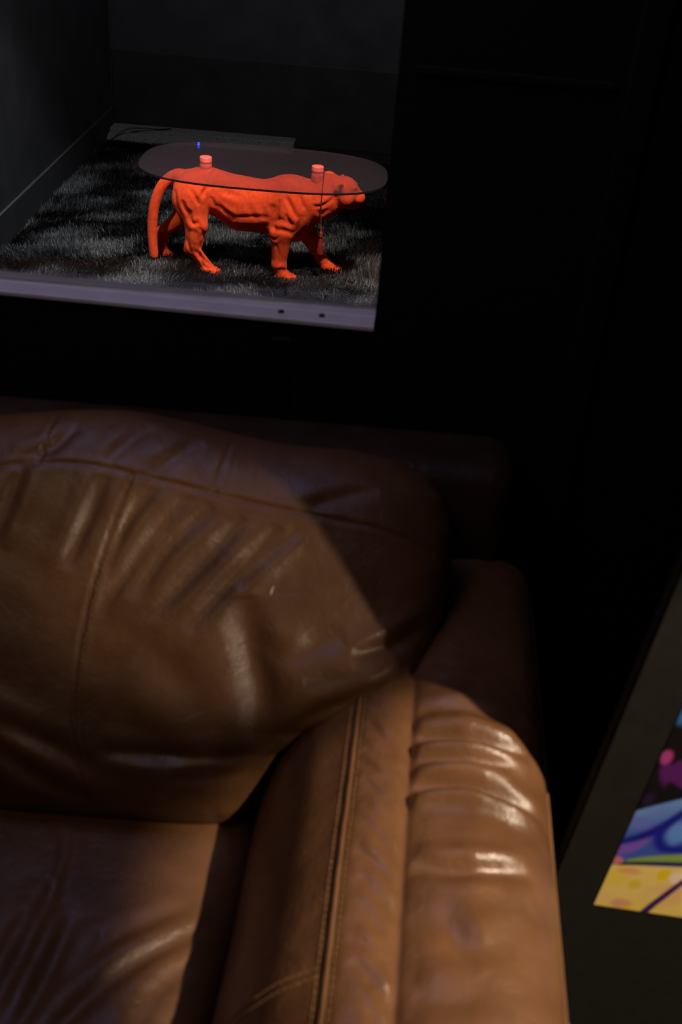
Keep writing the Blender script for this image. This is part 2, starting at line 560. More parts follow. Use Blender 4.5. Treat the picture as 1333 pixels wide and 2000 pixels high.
    # below the arm top the front drops onto the seat instead of tucking under
    V = np.concatenate([front, back])
    if mirror_c is not None:
        V[:, 0] = 2 * mirror_c - V[:, 0]
    fl = mirror_c is not None
    F = grid_faces(nu, nv, fl) + [tuple(i + nu * nv for i in f) for f in grid_faces(nu, nv, not fl)]
    return V, F, front, (nu, nv)


def weld(o, d=1e-5):
    bm = bmesh.new()
    bm.from_mesh(o.data)
    bmesh.ops.remove_doubles(bm, verts=bm.verts, dist=d)
    bmesh.ops.recalc_face_normals(bm, faces=bm.faces)
    bm.to_mesh(o.data)
    bm.free()


SOFA_C = -0.785
V, F, front, (nu, nv) = cushion()
c1 = mesh_obj('back_cushion', V, F, M['leather'], sofa, True)
weld(c1)
V2, F2, _, _ = cushion(SOFA_C, 9)
c2 = mesh_obj('back_cushion', V2, F2, M['leather'], sofa, True)
weld(c2)


def on_cushion(a, b):
    d = np.abs(front @ np.array([1, 0, 0]) - a) + np.abs((front - CO) @ CB - b)
    return front[np.argmin(d)]


def stitches(pts, r, parent, name='stitching', dash=0.006, gap=0.003, lift=(0, 0, 0)):
    pts = np.array(pts, float) + np.array(lift)
    L = np.concatenate([[0], np.cumsum(np.linalg.norm(np.diff(pts, axis=0), axis=1))])
    bm = bmesh.new()
    s = 0.0
    while s + dash < L[-1]:
        a = [np.interp(s, L, pts[:, k]) for k in range(3)]
        b = [np.interp(s + dash, L, pts[:, k]) for k in range(3)]
        tube(bm, [a, b], r, 5)
        s += dash + gap
    o = bm_obj(name, bm, M['thread'], parent)
    o['label'] = 'tan stitching along the seam'
    return o


vs_ = catmull([(-0.29, 0.150), (-0.31, 0.084), (-0.326, -0.001), (-0.334, -0.091), (-0.33, -0.166), (-0.310, -0.25)], 60)
for off in (-0.006, 0.006):
    stitches([on_cushion(a + off, b) for a, b in vs_], 0.0006, c1, lift=tuple(CN * 0.0004))
ts_ = catmull([(-0.62, 0.151), (-0.476, 0.167), (-0.37, 0.167), (-0.262, 0.156), (-0.177, 0.153), (-0.091, 0.148), (-0.012, 0.139), (0.05, 0.130)], 80)
stitches([on_cushion(a, b) for a, b in ts_], 0.0005, c1, lift=tuple(CN * 0.0003))
# pale scuff on the cushion
p = on_cushion(-0.085, 0.022)
bm = bmesh.new()
tube(bm, [p + np.array([0.002, 0.004, 0.006]) + CN * 0.0005, p + CN * 0.0008, p - np.array([0.001, 0.003, 0.004]) + CN * 0.0005], [0.0006, 0.0012, 0.0006], 6)
sc = bm_obj('lint', bm, M['sill'], c1)
sc['label'] = 'pale fleck of lint'

# armrest: section swept front to back
SEC = [(-0.112, 0.30), (-0.108, 0.38), (-0.098, 0.445), (-0.070, 0.515), (-0.030, 0.575), (0.008, 0.608), (0.022, 0.6175), (0.036, 0.627), (0.060, 0.634), (0.082, 0.631),
       (0.092, 0.6245), (0.102, 0.632), (0.130, 0.643), (0.170, 0.649), (0.210, 0.644), (0.240, 0.632), (0.258, 0.616), (0.268, 0.598), (0.274, 0.56), (0.275, 0.45), (0.262, 0.30), (0.245, 0.06)]
A_Y0, A_Y1 = 0.30, 1.40


def arm_shift(y): return 0.052 * (y - 0.62)


def armrest(mirror=None):
    sec = catmull(SEC, 220)
    # even out by arc length
    L = np.concatenate([[0], np.cumsum(np.linalg.norm(np.diff(sec, axis=0), axis=1))])
    dens = np.interp(L, L, np.where((sec[:, 1] > 0.42), 3.0, 0.4))
    cw = np.concatenate([[0], np.cumsum(dens[1:] * np.diff(L))])
    q = np.linspace(0, cw[-1], 190)
    sec = np.stack([np.interp(q, cw, sec[:, 0]), np.interp(q, cw, sec[:, 1])], 1)
    nu = len(sec)
    ys = np.linspace(A_Y0, A_Y1, 300)
    nv = len(ys)
    tx = np.gradient(sec[:, 0]); tz = np.gradient(sec[:, 1])
    ln = np.hypot(tx, tz)
    nx, nz = -tz / ln, tx / ln
    X = np.tile(sec[:, 0], nv); Z = np.tile(sec[:, 1], nv); Y = np.repeat(ys, nu)
    NX, NZ = np.tile(nx, nv), np.tile(nz, nv)
    P = np.stack([X, Y], 1)
    top = np.clip((Z - 0.585) / 0.02, 0, 1)
    right = np.clip((X - 0.094) / 0.012, 0, 1) * top
    strip = np.clip((X - 0.026) / 0.008, 0, 1) * np.clip((0.092 - X) / 0.008, 0, 1) * top
    D = np.zeros(len(P))
    sh = lambda pts: [(a - arm_shift(b), b) for a, b in pts]
    for poly, A, wd, s in (
        ([(0.105, 1.000), (0.194, 0.988), (0.262, 0.980)], 0.0085, 0.010, -1),
        ([(0.120, 0.958), (0.170, 0.953), (0.235, 0.948)], 0.0050, 0.008, -1),
        ([(0.098, 0.917), (0.171, 0.914), (0.268, 0.892)], 0.0100, 0.010, -1),
        ([(0.110, 0.802), (0.165, 0.791), (0.245, 0.800)], 0.0075, 0.011, 1),
        ([(0.14, 0.700), (0.18, 0.690), (0.22, 0.705)], 0.0025, 0.016, 1),
        ([(0.115, 0.740), (0.15, 0.715), (0.165, 0.66)], 0.0022, 0.014, 1),
        ([(0.11, 0.64), (0.15, 0.635), (0.19, 0.65)], 0.0030, 0.016, 1),
        ([(0.12, 1.050), (0.18, 1.045), (0.25, 1.030)], 0.0050, 0.012, -1),
        ([(0.13, 0.54), (0.18, 0.53), (0.24, 0.55)], 0.0050, 0.014, 1),
    ):
        D += right * crease(P, sh(poly), A * 1.25, wd, 1.15 if s < 0 else 0.8, True, s)
    for k, (y0, A) in enumerate(((1.045, 0.002), (1.00, 0.003), (0.965, 0.003), (0.935, 0.0035), (0.905, 0.0035), (0.87, 0.003), (0.845, 0.0025), (0.80, 0.0035), (0.765, 0.003), (0.725, 0.002), (0.69, 0.0025), (0.655, 0.004), (0.62, 0.003), (0.57, 0.003), (0.52, 0.003), (0.47, 0.003))):
        sl = 0.062 + 0.014 * math.sin(k * 2.3)
        D += strip * crease(P, sh([(0.050 + 0.006 * math.sin(k * 1.7), y0 + sl * 0.4), (0.072, y0), (0.094, y0 - sl * 0.6)]), A, 0.0065, 0.7, True, 1)
    D += top * (0.0016 * wob(P, 3, 40) + 0.0008 * wob(P, 8, 110))
    inner = np.clip((0.0 - X) / 0.03, 0, 1)
    D += inner * 0.003 * wob(P, 12, 18)
    # the arm rises a little towards the back, rounds over at the front and dies into the back frame
    rise = 0.006 * np.clip((Y - 0.70) / 0.40, 0, 1) ** 2 * (3 - 2 * np.clip((Y - 0.70) / 0.40, 0, 1))
    zf = np.clip((A_Y0 + 0.06 - Y) / 0.06, 0, 1)
    Zn = Z + NZ * D + rise * np.clip((Z - 0.3) / 0.3, 0, 1) - 0.05 * (1 - np.sqrt(np.clip(1 - zf ** 2, 0, 1))) * np.clip((Z - 0.4) / 0.2, 0, 1)
    Xn = X + NX * D + arm_shift(Y)
    V = np.stack([Xn, Y, Zn], 1)
    F = grid_faces(nu, nv)
    F.append(tuple(range(nu)))
    F.append(tuple(range((nv - 1) * nu, nv * nu))[::-1])
    for j in range(nv - 1):     # underside
        pass
    if mirror is not None:
        V = V.copy()
        V[:, 0] = 2 * mirror - V[:, 0]
    return V, F, (nu, nv, sec)


def add_arm(mirror=None):
    V, F, (nu, nv, sec) = armrest(mirror)
    o = mesh_obj('armrest', V, F, M['arm_leather'], sofa, True)
    bm = bmesh.new(); bm.from_mesh(o.data)
    bmesh.ops.recalc_face_normals(bm, faces=bm.faces)
    bm.to_mesh(o.data); bm.free()
    G = V.reshape(nv, nu, 3)
    for xs, r in ((0.021, 0.0030),):
        k = int(np.argmin(np.abs(sec[:, 0] - xs) + 10 * (sec[:, 1] < 0.5)))
        bm = bmesh.new()
        tube(bm, G[::3, k, :], r, 8)
        pp = bm_obj('piping', bm, M['piping'], o, True)
        pp['label'] = 'leather piping along the inner top edge'
    for xs in (0.0285, 0.0135):
        k = int(np.argmin(np.abs(sec[:, 0] - xs) + 10 * (sec[:, 1] < 0.5)))
        stitches(G[::3, k, :], 0.0005, o, lift=(0, 0, 0.0005))
    k = int(np.argmin(np.abs(sec[:, 1] - 0.592) + 10 * (sec[:, 0] < 0.2)))
    bm = bmesh.new()
    tube(bm, G[::3, k, :], 0.0026, 8)
    bm_obj('piping', bm, M['piping'], o, True)
    # double stitched cross seam on the inner panel
    for y0 in (0.672, 0.684):
        j = int(np.argmin(np.abs(np.linspace(A_Y0, A_Y1, nv) - y0)))
        ks = [i for i in range(nu) if sec[i, 1] > 0.44 and sec[i, 0] < 0.018]
        pts = G[j, ks, :].copy()
        s = 1 if mirror is None else -1
        pts[:, 0] -= 0.0006 * s
        pts[:, 2] += 0.0006
        stitches(pts, 0.0008, o)
    return o


a1 = add_arm()
a2 = add_arm(SOFA_C)
bm = bmesh.new()
tube(bm, [(0.262, 0.668, 0.575), (0.272, 0.667, 0.580), (0.279, 0.664, 0.577), (0.286, 0.660, 0.570)], 0.0009, 6)
lt = bm_obj('loose_thread', bm, M['thread'], a1)
lt['label'] = 'loose pale thread end'


def seat(mirror=None, seed=4):
    x0, x1, y0, y1, z1 = 2 * 0 - 0.783, -0.098, 0.32, 1.16, 0.428
    nu, nv = 240, 260
    e = np.linspace(-1, 1, nu); g = np.linspace(-1, 1, nv)
    E = np.sign(e) * (1 - (1 - np.abs(e)) ** 1.6); Gq = np.sign(g) * (1 - (1 - np.abs(g)) ** 1.6)
    XI, ET = np.meshgrid(E, Gq); XI, ET = XI.ravel(), ET.ravel()
    Y = (y0 + y1) / 2 + ET * (y1 - y0) / 2
    sh = 0.085 * (Y - 0.8) * np.clip(XI, 0, 1)
    X = (x0 + x1) / 2 + XI * (x1 - x0) / 2 + sh
    P = np.stack([X, Y], 1)
    D = np.zeros(len(P))
    for poly, A, wd, s in (
        ([(-0.320, 0.68), (-0.305, 0.76), (-0.292, 0.86)], 0.0050, 0.012, 1),
        ([(-0.300, 0.66), (-0.226, 0.772), (-0.110, 0.868)], 0.0060, 0.012, 1),
        ([(-0.352, 0.70), (-0.340, 0.79), (-0.325, 0.90)], 0.0045, 0.012, 1),
        ([(-0.20, 0.66), (-0.17, 0.76), (-0.12, 0.82)], 0.0040, 0.014, 1),
        ([(-0.335, 0.99), (-0.328, 0.93), (-0.330, 0.87)], 0.0025, 0.008, 1),
        ([(-0.26, 0.80), (-0.22, 0.84), (-0.15, 0.88)], 0.0030, 0.012, 1),
        ([(-0.42, 0.65), (-0.40, 0.74), (-0.36, 0.86)], 0.0045, 0.014, 1),
    ):
        D += crease(P, poly, A, wd, 0.7, True, s)
    D += 0.003 * wob(P, seed, 16) + 0.001 * wob(P, seed + 2, 55)
    edge = np.clip((1 - np.abs(XI)) * 8, 0, 1) * np.clip((1 - np.abs(ET)) * 10, 0, 1)
    rise = np.sqrt(np.clip(1 - np.abs(XI) ** 16, 0, 1)) * np.sqrt(np.clip(1 - np.abs(ET) ** 14, 0, 1))
    Zt = 0.36 + (z1 - 0.36) * rise + D * edge
    Zb = 0.36 - 0.06 * rise
    V = np.concatenate([np.stack([X, Y, Zt], 1), np.stack([X, Y, Zb], 1)])
    if mirror is not None: V[:, 0] = 2 * mirror - V[:, 0]
    F = grid_faces(nu, nv) + [tuple(i + nu * nv for i in f) for f in grid_faces(nu, nv, True)]
    o = mesh_obj('seat_cushion', V, F, M['leather'], sofa, True)
    weld(o)
    return o


seat()
seat(SOFA_C, 14)

# back frame: rounded slab leaning back, base, feet
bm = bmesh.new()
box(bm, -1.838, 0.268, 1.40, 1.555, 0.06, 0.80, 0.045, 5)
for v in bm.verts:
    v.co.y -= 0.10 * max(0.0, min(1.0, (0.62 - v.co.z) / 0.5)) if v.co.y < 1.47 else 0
bf = bm_obj('back_frame', bm, M['leather_shaded'], sofa, True)
box_obj('seat_base', -1.44, -0.13, 0.34, 1.33, 0.06, 0.297, M['leather_shaded'], sofa, 0.02, 3)
for x in (-1.76, 0.18):
    for y in (0.40, 1.46):
        bm = bmesh.new()
        lathe(bm, [(0.022, 0.0), (0.026, 0.055), (0.03, 0.075)], (x, y, 0), 16)
        bm_obj('foot', bm, M['black_plastic'], sofa, True)

# ------------------------------------------------------------------ picture board with a colourful print
E1 = np.array([0.9957, 0, -0.093]); E2 = np.array([0.093, 0, 0.9957]); PO = np.array([0.373, 0.93, 0.437])


def bp(p, q, dy=0.0):
    r = PO + E1 * p + E2 * q
    return (r[0], r[1] + dy, r[2])


PW, PH = 0.46, 0.72
q0 = -(0.437 - 0.093 * (PW + 0.064) - 0.001) / 0.9957
pb = tag(empty('picture_board', (0.6, 0.94, 0.0)), 'black board with a bright painted print, standing beside the sofa arm', 'picture')
bm = bmesh.new()
c = [bp(-0.064, q0), bp(PW + 0.064, q0), bp(PW + 0.064, PH + 0.064), bp(-0.064, PH + 0.064)]
fv = [bm.verts.new(v) for v in c]
bv = [bm.verts.new((v[0], v[1] + 0.022, v[2])) for v in c]
bm.faces.new(fv); bm.faces.new(bv[::-1])
for i in range(4):
    bm.faces.new((fv[i], bv[i], bv[(i + 1) % 4], fv[(i + 1) % 4]))
bmesh.ops.bevel(bm, geom=bm.edges[:], offset=0.0025, segments=2, affect='EDGES')
bm_obj('board', bm, M['board'], pb)


def sstep(a, b, x): 
    t = np.clip((x - a) / (b - a), 0, 1)
    return t * t * (3 - 2 * t)


def srgb(*c): 
    c = np.array(c) / 255.0
    return np.where(c <= 0.04045, c / 12.92, ((c + 0.055) / 1.055) ** 2.4)


def paint(p, q):
    """colours of the print at p, q (centimetres from its lower left corner)"""
    P = np.stack([p, q], 1)
    n1, n2, n3 = wob(P, 31, 0.9), wob(P, 32, 2.2), wob(P, 33, 0.5)
    col = np.tile(srgb(228, 202, 118), (len(p), 1))

    def lay(mask, c): 
        nonlocal col
        m = np.clip(mask, 0, 1)[:, None]
        col = col * (1 - m) + srgb(*c) * m

    def line(pts, wd, c, soft=0.15):
        d, _, t = seg_dist(P, catmull(pts, 20))
        ww = wd if not callable(wd) else wd(t)
        lay(1 - sstep(ww - soft, ww + soft, d), c)

    def blob(x, y, rx, ry, c, soft=0.35):
        lay(1 - sstep(1 - soft, 1 + soft, np.hypot((p - x) / rx, (q - y) / ry) + 0.25 * n2), c)
    lay(sstep(0.0, 0.5, n1) * 0.6, (222, 170, 130))
    lay(sstep(0.1, 0.5, n3) * 0.5, (230, 206, 90))
    blob(1.3, 5.6, 1.4, 1.8, (226, 200, 84)); blob(3.9, 5.0, 0.9, 0.9, (214, 190, 60)); blob(6.9, 7.4, 0.75, 1.1, (222, 196, 20), 0.2)
    blob(8.8, 7.3, 0.9, 1.2, (235, 218, 196)); blob(3.2, 1.0, 1.4, 0.9, (218, 160, 120)); blob(4.4, 0.3, 0.6, 0.3, (226, 196, 40), 0.2)
    blob(2.6, 7.3, 1.5, 0.6, (222, 166, 110)); blob(6.0, 2.6, 1.0, 1.0, (226, 198, 112))
    for i in range(9):
        blob(13 + 3.6 * i, 3.5 + 2.5 * math.sin(i * 2.1), 1.6, 1.2, [(222, 196, 40), (232, 210, 190), (214, 150, 110)][i % 3])
    line([(6.6, -0.5), (7.3, 1.4), (8.2, 3.4), (9.6, 6.5), (11, 9.5)], lambda t: 0.55 - 0.2 * t, (66, 22, 96))
    g = 8.0 + 0.16 * np.minimum(p, 16)
    up_ = sstep(-0.15, 0.15, q - g)
    lay(up_, (60, 86, 180))
    top = 18.0 + 0.72 * p - 0.012 * p * p
    hgt = np.clip((q - g) / (top - g), 0, 1)
    lay(up_ * sstep(0.45, 1.0, hgt) * 0.9, (104, 146, 214))
    lay(up_ * sstep(0.0, 0.6, n1) * 0.35, (100, 92, 196))
    line([(-0.3, 10.6), (1.6, 11.8), (2.8, 14.0), (3.0, 15.4)], lambda t: 0.95 - 0.45 * t, (118, 84, 190), 0.5)
    line([(0.0, 12.4), (1.8, 13.6), (3.6, 15.4), (5.0, 17.6), (6.2, 20.0)], lambda t: 0.45 + 0.25 * np.sin(t * 3.1), (18, 26, 138), 0.4)
    line([(4.0, 15.3), (4.3, 13.6), (5.4, 12.2), (8.0, 12.6)], 0.7, (22, 30, 150), 0.5)
    blob(6.3, 15.2, 1.4, 1.9, (92, 140, 222)); blob(1.2, 16.2, 1.2, 1.0, (96, 112, 200))
    for i in range(7):
        line([(12 + 4.5 * i, 13), (14 + 4.5 * i, 17 + 2 * math.sin(i)), (17 + 4.5 * i, 20)], 0.6, [(22, 30, 150), (118, 84, 190)][i % 2], 0.5)
    line([(1.9, 9.1), (4.0, 9.9), (7.5, 10.8), (14, 12), (24, 12.6), (44, 12.4)], lambda t: 0.35 + 0.65 * np.clip(t * 4, 0, 1), (132, 160, 72), 0.3)
    line([(0.8, 8.35), (3.6, 9.0), (8.5, 9.9), (16, 11), (26, 11.4), (45, 11)], 0.30, (36, 22, 28), 0.18)
    blob(0.3, 8.9, 0.9, 0.7, (196, 120, 120))
    sky = sstep(-0.2, 0.2, q - top)
    lay(sky, (18, 12, 18))
    blob2 = sky * (1 - sstep(0.7, 1.25, np.hypot((p - 3.2) / 3.2, (q - 25.2) / 2.1) + 0.5 * n2))
    lay(blob2, (84, 26, 102))
    lay(sky * (1 - sstep(0.6, 1.2, np.hypot((p - 0.7) / 0.8, (q - 27.3) / 1.3) + 0.2 * n2)), (168, 60, 132))
    lay(sky * (1 - sstep(0.6, 1.3, np.hypot((p - 0.9) / 0.7, (q - 20.2) / 1.2))), (36, 22, 56))
    lay(sky * (1 - sstep(0.6, 1.3, np.hypot((p - 0.6) / 1.4, (q - 34.2) / 1.7))), (44, 104, 170))
    lay(sky * sstep(0.15, 0.5, n1) * (p > 5), (76, 30, 110))
    lay(sky * sstep(0.25, 0.5, n3) * (q > 34), (40, 96, 168))
    return col


nu_, nv_ = 231, 361
pp_, qq_ = np.meshgrid(np.linspace(0, PW, nu_), np.linspace(0, PH, nv_))
pp_, qq_ = pp_.ravel(), qq_.ravel()
V = [bp(a, b, -0.0012) for a, b in zip(pp_, qq_)]
pr = mesh_obj('print', V, grid_faces(nu_, nv_), M['print'], pb)
rgba = np.ones((len(V), 4), np.float32)
rgba[:, :3] = paint(pp_ * 100, qq_ * 100)
ca = pr.data.color_attributes.new('col', 'FLOAT_COLOR', 'POINT')
ca.data.foreach_set('color', rgba.ravel())
pr['label'] = 'bright painting print in blue, purple and yellow'

# ------------------------------------------------------------------ panther table
TX, TY = -0.43, 4.33
tbl = tag(empty('panther_table', (TX, TY, 0)), 'oval glass coffee table carried by an orange-red panther figure', 'table')


def cap_sdf(P, a, b, ra, rb, sy=1.0):
    a = np.array(a, np.float32); b = np.array(b, np.float32)
    s = np.array([1, 1 / sy, 1], np.float32)
    p = (P - a) * s
    d = (b - a) * s
    dd = float(d @ d) + 1e-12
    t = np.clip((p @ d) / dd, 0, 1)
    q = p - t[:, None] * d
    return np.sqrt((q * q).sum(1)) - (ra + (rb - ra) * t)


def ell_sdf(P, c, r):
    c = np.array(c, np.float32); r = np.array(r, np.float32)
    k = np.sqrt((((P - c) / r) ** 2).sum(1))
    return (k - 1) * float(min(r)) * 1.15


def smin(a, b, k):
    h = np.clip(0.5 + 0.5 * (b - a) / k, 0, 1)
    return b + (a - b) * h - k * h * (1 - h)


def ssub(a, b, k):
    h = np.clip(0.5 - 0.5 * (a + b) / k, 0, 1)
    return a + (-b - a) * h + k * h * (1 - h)


# coordinates: world x, y measured from the spine, world z; y < 0 is the side towards the window
def panther_sdf(P, grid=None):
    P = P.astype(np.float32)
    d = np.ones(P.shape[:-1], np.float32)

    def region(lo, hi):
        if grid is None: return slice(None)
        return tuple(slice(int(np.searchsorted(g, l)), int(np.searchsorted(g, h))) for g, l, h in zip(grid, lo, hi))

    def blend(lo, hi, k, fn, op):
        m = k + 0.02
        r = region([v - m for v in lo], [v + m for v in hi])
        Q = P[r]
        e = fn(Q.reshape(-1, 3)).reshape(Q.shape[:-1])
        d[r] = op(d[r], e, k)

    def cbox(a, b, ra, rb):
        r = max(ra, rb)
        return [min(u, v) - r for u, v in zip(a, b)], [max(u, v) + r for u, v in zip(a, b)]

    def add(a, b, ra, rb, k=0.03, sy=1.0):
        blend(*cbox(a, b, ra, rb), k, lambda Q: cap_sdf(Q, a, b, ra, rb, sy), smin)

    def elp(c, r, k=0.02):
        blend([u - v for u, v in zip(c, r)], [u + v for u, v in zip(c, r)], k, lambda Q: ell_sdf(Q, c, r), smin)

    def cut(a, b, ra, rb, k=0.015, sy=1.0):
        blend(*cbox(a, b, ra, rb), k, lambda Q: cap_sdf(Q, a, b, ra, rb, sy), ssub)
    # trunk
    tr = [(-0.715, 0.338, 0.070), (-0.65, 0.338, 0.080), (-0.58, 0.315, 0.086), (-0.50, 0.288, 0.103), (-0.41, 0.283, 0.100), (-0.33, 0.295, 0.106), (-0.265, 0.305, 0.092)]
    for (x0, z0, r0), (x1, z1, r1) in zip(tr, tr[1:]):
        add((x0, 0, z0), (x1, 0, z1), r0, r1, 0.03, 0.80)
    add((-0.265, 0, 0.305), (-0.185, 0, 0.330), 0.088, 0.074, 0.03, 0.82)      # neck
    add((-0.185, 0, 0.330), (-0.125, 0, 0.358), 0.074, 0.058, 0.03, 0.85)
    elp((-0.29, 0, 0.235), (0.075, 0.072, 0.085), 0.03)                          # chest
    elp((-0.305, 0, 0.395), (0.05, 0.035, 0.022), 0.03)                          # withers
    elp((-0.16, 0.015, 0.412), (0.035, 0.035, 0.030), 0.025)                     # neck crest
    # head, lowered and pushed forward
    elp((-0.098, 0, 0.378), (0.056, 0.056, 0.052), 0.02)
    add((-0.085, 0, 0.372), (-0.040, 0, 0.352), 0.046, 0.030, 0.02)              # muzzle
    elp((-0.036, 0, 0.345), (0.022, 0.030, 0.024), 0.012)
    elp((-0.020, 0, 0.356), (0.009, 0.014, 0.009), 0.006)                        # nose pad
    add((-0.105, 0, 0.335), (-0.050, 0, 0.318), 0.030, 0.018, 0.012)             # lower jaw
    for s in (-1, 1):
        elp((-0.085, s * 0.040, 0.352), (0.030, 0.022, 0.030), 0.012)            # cheek
        elp((-0.068, s * 0.030, 0.398), (0.024, 0.014, 0.010), 0.010)            # brow
        add((-0.112, s * 0.046, 0.392), (-0.106, s * 0.062, 0.412), 0.020, 0.010, 0.008)   # ear
        cut((-0.093, s * 0.066, 0.402), (-0.096, s * 0.070, 0.408), 0.012, 0.010, 0.005)
        cut((-0.050, s * 0.042, 0.380), (-0.046, s * 0.040, 0.379), 0.007, 0.006, 0.006)   # eye socket
        elp((-0.053, s * 0.036, 0.379), (0.007, 0.006, 0.006), 0.002)
        cut((-0.060, s * 0.040, 0.333), (-0.020, s * 0.022, 0.334), 0.004, 0.003, 0.005)   # mouth line
        cut((-0.128, s * 0.060, 0.36), (-0.115, s * 0.060, 0.315), 0.010, 0.010, 0.012)    # hollow behind the jaw
    # near hind leg
    y = -0.058
    elp((-0.704, y, 0.315), (0.070, 0.046, 0.090), 0.03)
    add((-0.704, y, 0.300), (-0.682, y - 0.014, 0.225), 0.066, 0.045, 0.03, 0.72)
    add((-0.682, y - 0.014, 0.225), (-0.688, y - 0.014, 0.135), 0.043, 0.036, 0.014, 0.85)
    elp((-0.660, y - 0.022, 0.205), (0.028, 0.026, 0.032), 0.012)                # knee
    elp((-0.684, y - 0.026, 0.165), (0.030, 0.022, 0.036), 0.012)                # calf
    add((-0.700, y - 0.014, 0.125), (-0.716, y - 0.014, 0.098), 0.024, 0.015, 0.014)       # hock
    add((-0.700, y - 0.014, 0.112), (-0.640, y - 0.014, 0.040), 0.028, 0.021, 0.014, 0.9)
    # near foreleg
    y = -0.064
    elp((-0.312, y + 0.008, 0.305), (0.066, 0.034, 0.088), 0.03)
    add((-0.305, y, 0.270), (-0.338, y - 0.010, 0.205), 0.056, 0.046, 0.025, 0.75)
    elp((-0.325, y - 0.020, 0.215), (0.038, 0.028, 0.034), 0.012)
    elp((-0.366, y - 0.012, 0.188), (0.014, 0.014, 0.015), 0.010)                # elbow
    add((-0.332, y - 0.010, 0.195), (-0.340, y - 0.010, 0.075), 0.043, 0.029, 0.018, 0.85)
    elp((-0.333, y - 0.016, 0.070), (0.022, 0.020, 0.016), 0.010)
    add((-0.340, y - 0.010, 0.070), (-0.328, y - 0.010, 0.040), 0.029, 0.025, 0.014)
    # far hind leg, stretched back
    y = 0.060
    elp((-0.715, y - 0.004, 0.305), (0.066, 0.044, 0.085), 0.03)
    add((-0.715, y, 0.285), (-0.745, y + 0.010, 0.205), 0.062, 0.044, 0.03, 0.75)
    add((-0.745, y + 0.010, 0.205), (-0.845, y + 0.012, 0.120), 0.040, 0.024, 0.02, 0.9)
    add((-0.845, y + 0.012, 0.120), (-0.862, y + 0.012, 0.108), 0.024, 0.016, 0.012)
    add((-0.848, y + 0.012, 0.112), (-0.846, y + 0.012, 0.040), 0.025, 0.021, 0.012, 0.9)
    # far foreleg, reaching forward
    y = 0.062
    elp((-0.295, y - 0.006, 0.300), (0.062, 0.034, 0.085), 0.03)
    add((-0.290, y, 0.250), (-0.235, y + 0.010, 0.165), 0.052, 0.038, 0.025, 0.8)
    add((-0.235, y + 0.010, 0.165), (-0.172, y + 0.012, 0.060), 0.037, 0.024, 0.018, 0.9)
    add((-0.172, y + 0.012, 0.060), (-0.150, y + 0.012, 0.034), 0.024, 0.021, 0.012)
    # paws with four toes
    for (px, py, k) in ((-0.640, -0.072, 0.9), (-0.328, -0.074, 1.0), (-0.848, 0.072, 0.75), (-0.150, 0.074, 1.0)):
        elp((px + 0.008, py, 0.028), (0.034 * k, 0.030, 0.022), 0.012)
        for j, (ty, tl) in enumerate(((-0.022, 0.044), (-0.008, 0.056), (0.008, 0.056), (0.022, 0.044))):
            add((px + 0.012, py + ty * 0.8, 0.030), (px + tl * k, py + ty * 1.05, 0.020), 0.0105, 0.0105, 0.005)
            add((px + tl * k, py + ty * 1.05, 0.020), (px + (tl + 0.009) * k, py + ty * 1.08, 0.013), 0.0095, 0.007, 0.004)
    # tendons of the near hind foot
    add((-0.690, -0.088, 0.100), (-0.625, -0.088, 0.036), 0.008, 0.008, 0.006)
    add((-0.672, -0.092, 0.120), (-0.612, -0.074, 0.036), 0.008, 0.008, 0.006)
    # tail
    tl = catmull([(-0.735, 0, 0.375), (-0.780, -0.004, 0.378), (-0.828, -0.014, 0.335), (-0.858, -0.020, 0.258), (-0.868, -0.022, 0.180), (-0.868, -0.022, 0.110), (-0.864, -0.022, 0.050)], 29)
    for i in range(28):
        add(tl[i], tl[i + 1], 0.0235 - 0.0002 * i, 0.0235 - 0.0002 * (i + 1), 0.012 if i < 4 else 0.0015)
    # hollows before and behind the thigh and shoulder
    for s in (-1, 1):
        cut((-0.636, s * 0.100, 0.345), (-0.622, s * 0.102, 0.245), 0.014, 0.018, 0.016)
        cut((-0.612, s * 0.100, 0.325), (-0.545, s * 0.108, 0.285), 0.012, 0.013, 0.018)
        cut((-0.374, s * 0.098, 0.305), (-0.368, s * 0.100, 0.235), 0.014, 0.013, 0.016)
    return d


H_ = 0.0042
gx = np.arange(-0.92, 0.02, H_, dtype=np.float32)
gy = np.arange(-0.125, 0.125, H_, dtype=np.float32)
gz = np.arange(-0.012, 0.475, H_, dtype=np.float32)
G3 = np.stack(np.meshgrid(gx, gy, gz, indexing='ij'), -1)
val = panther_sdf(G3, (gx, gy, gz))


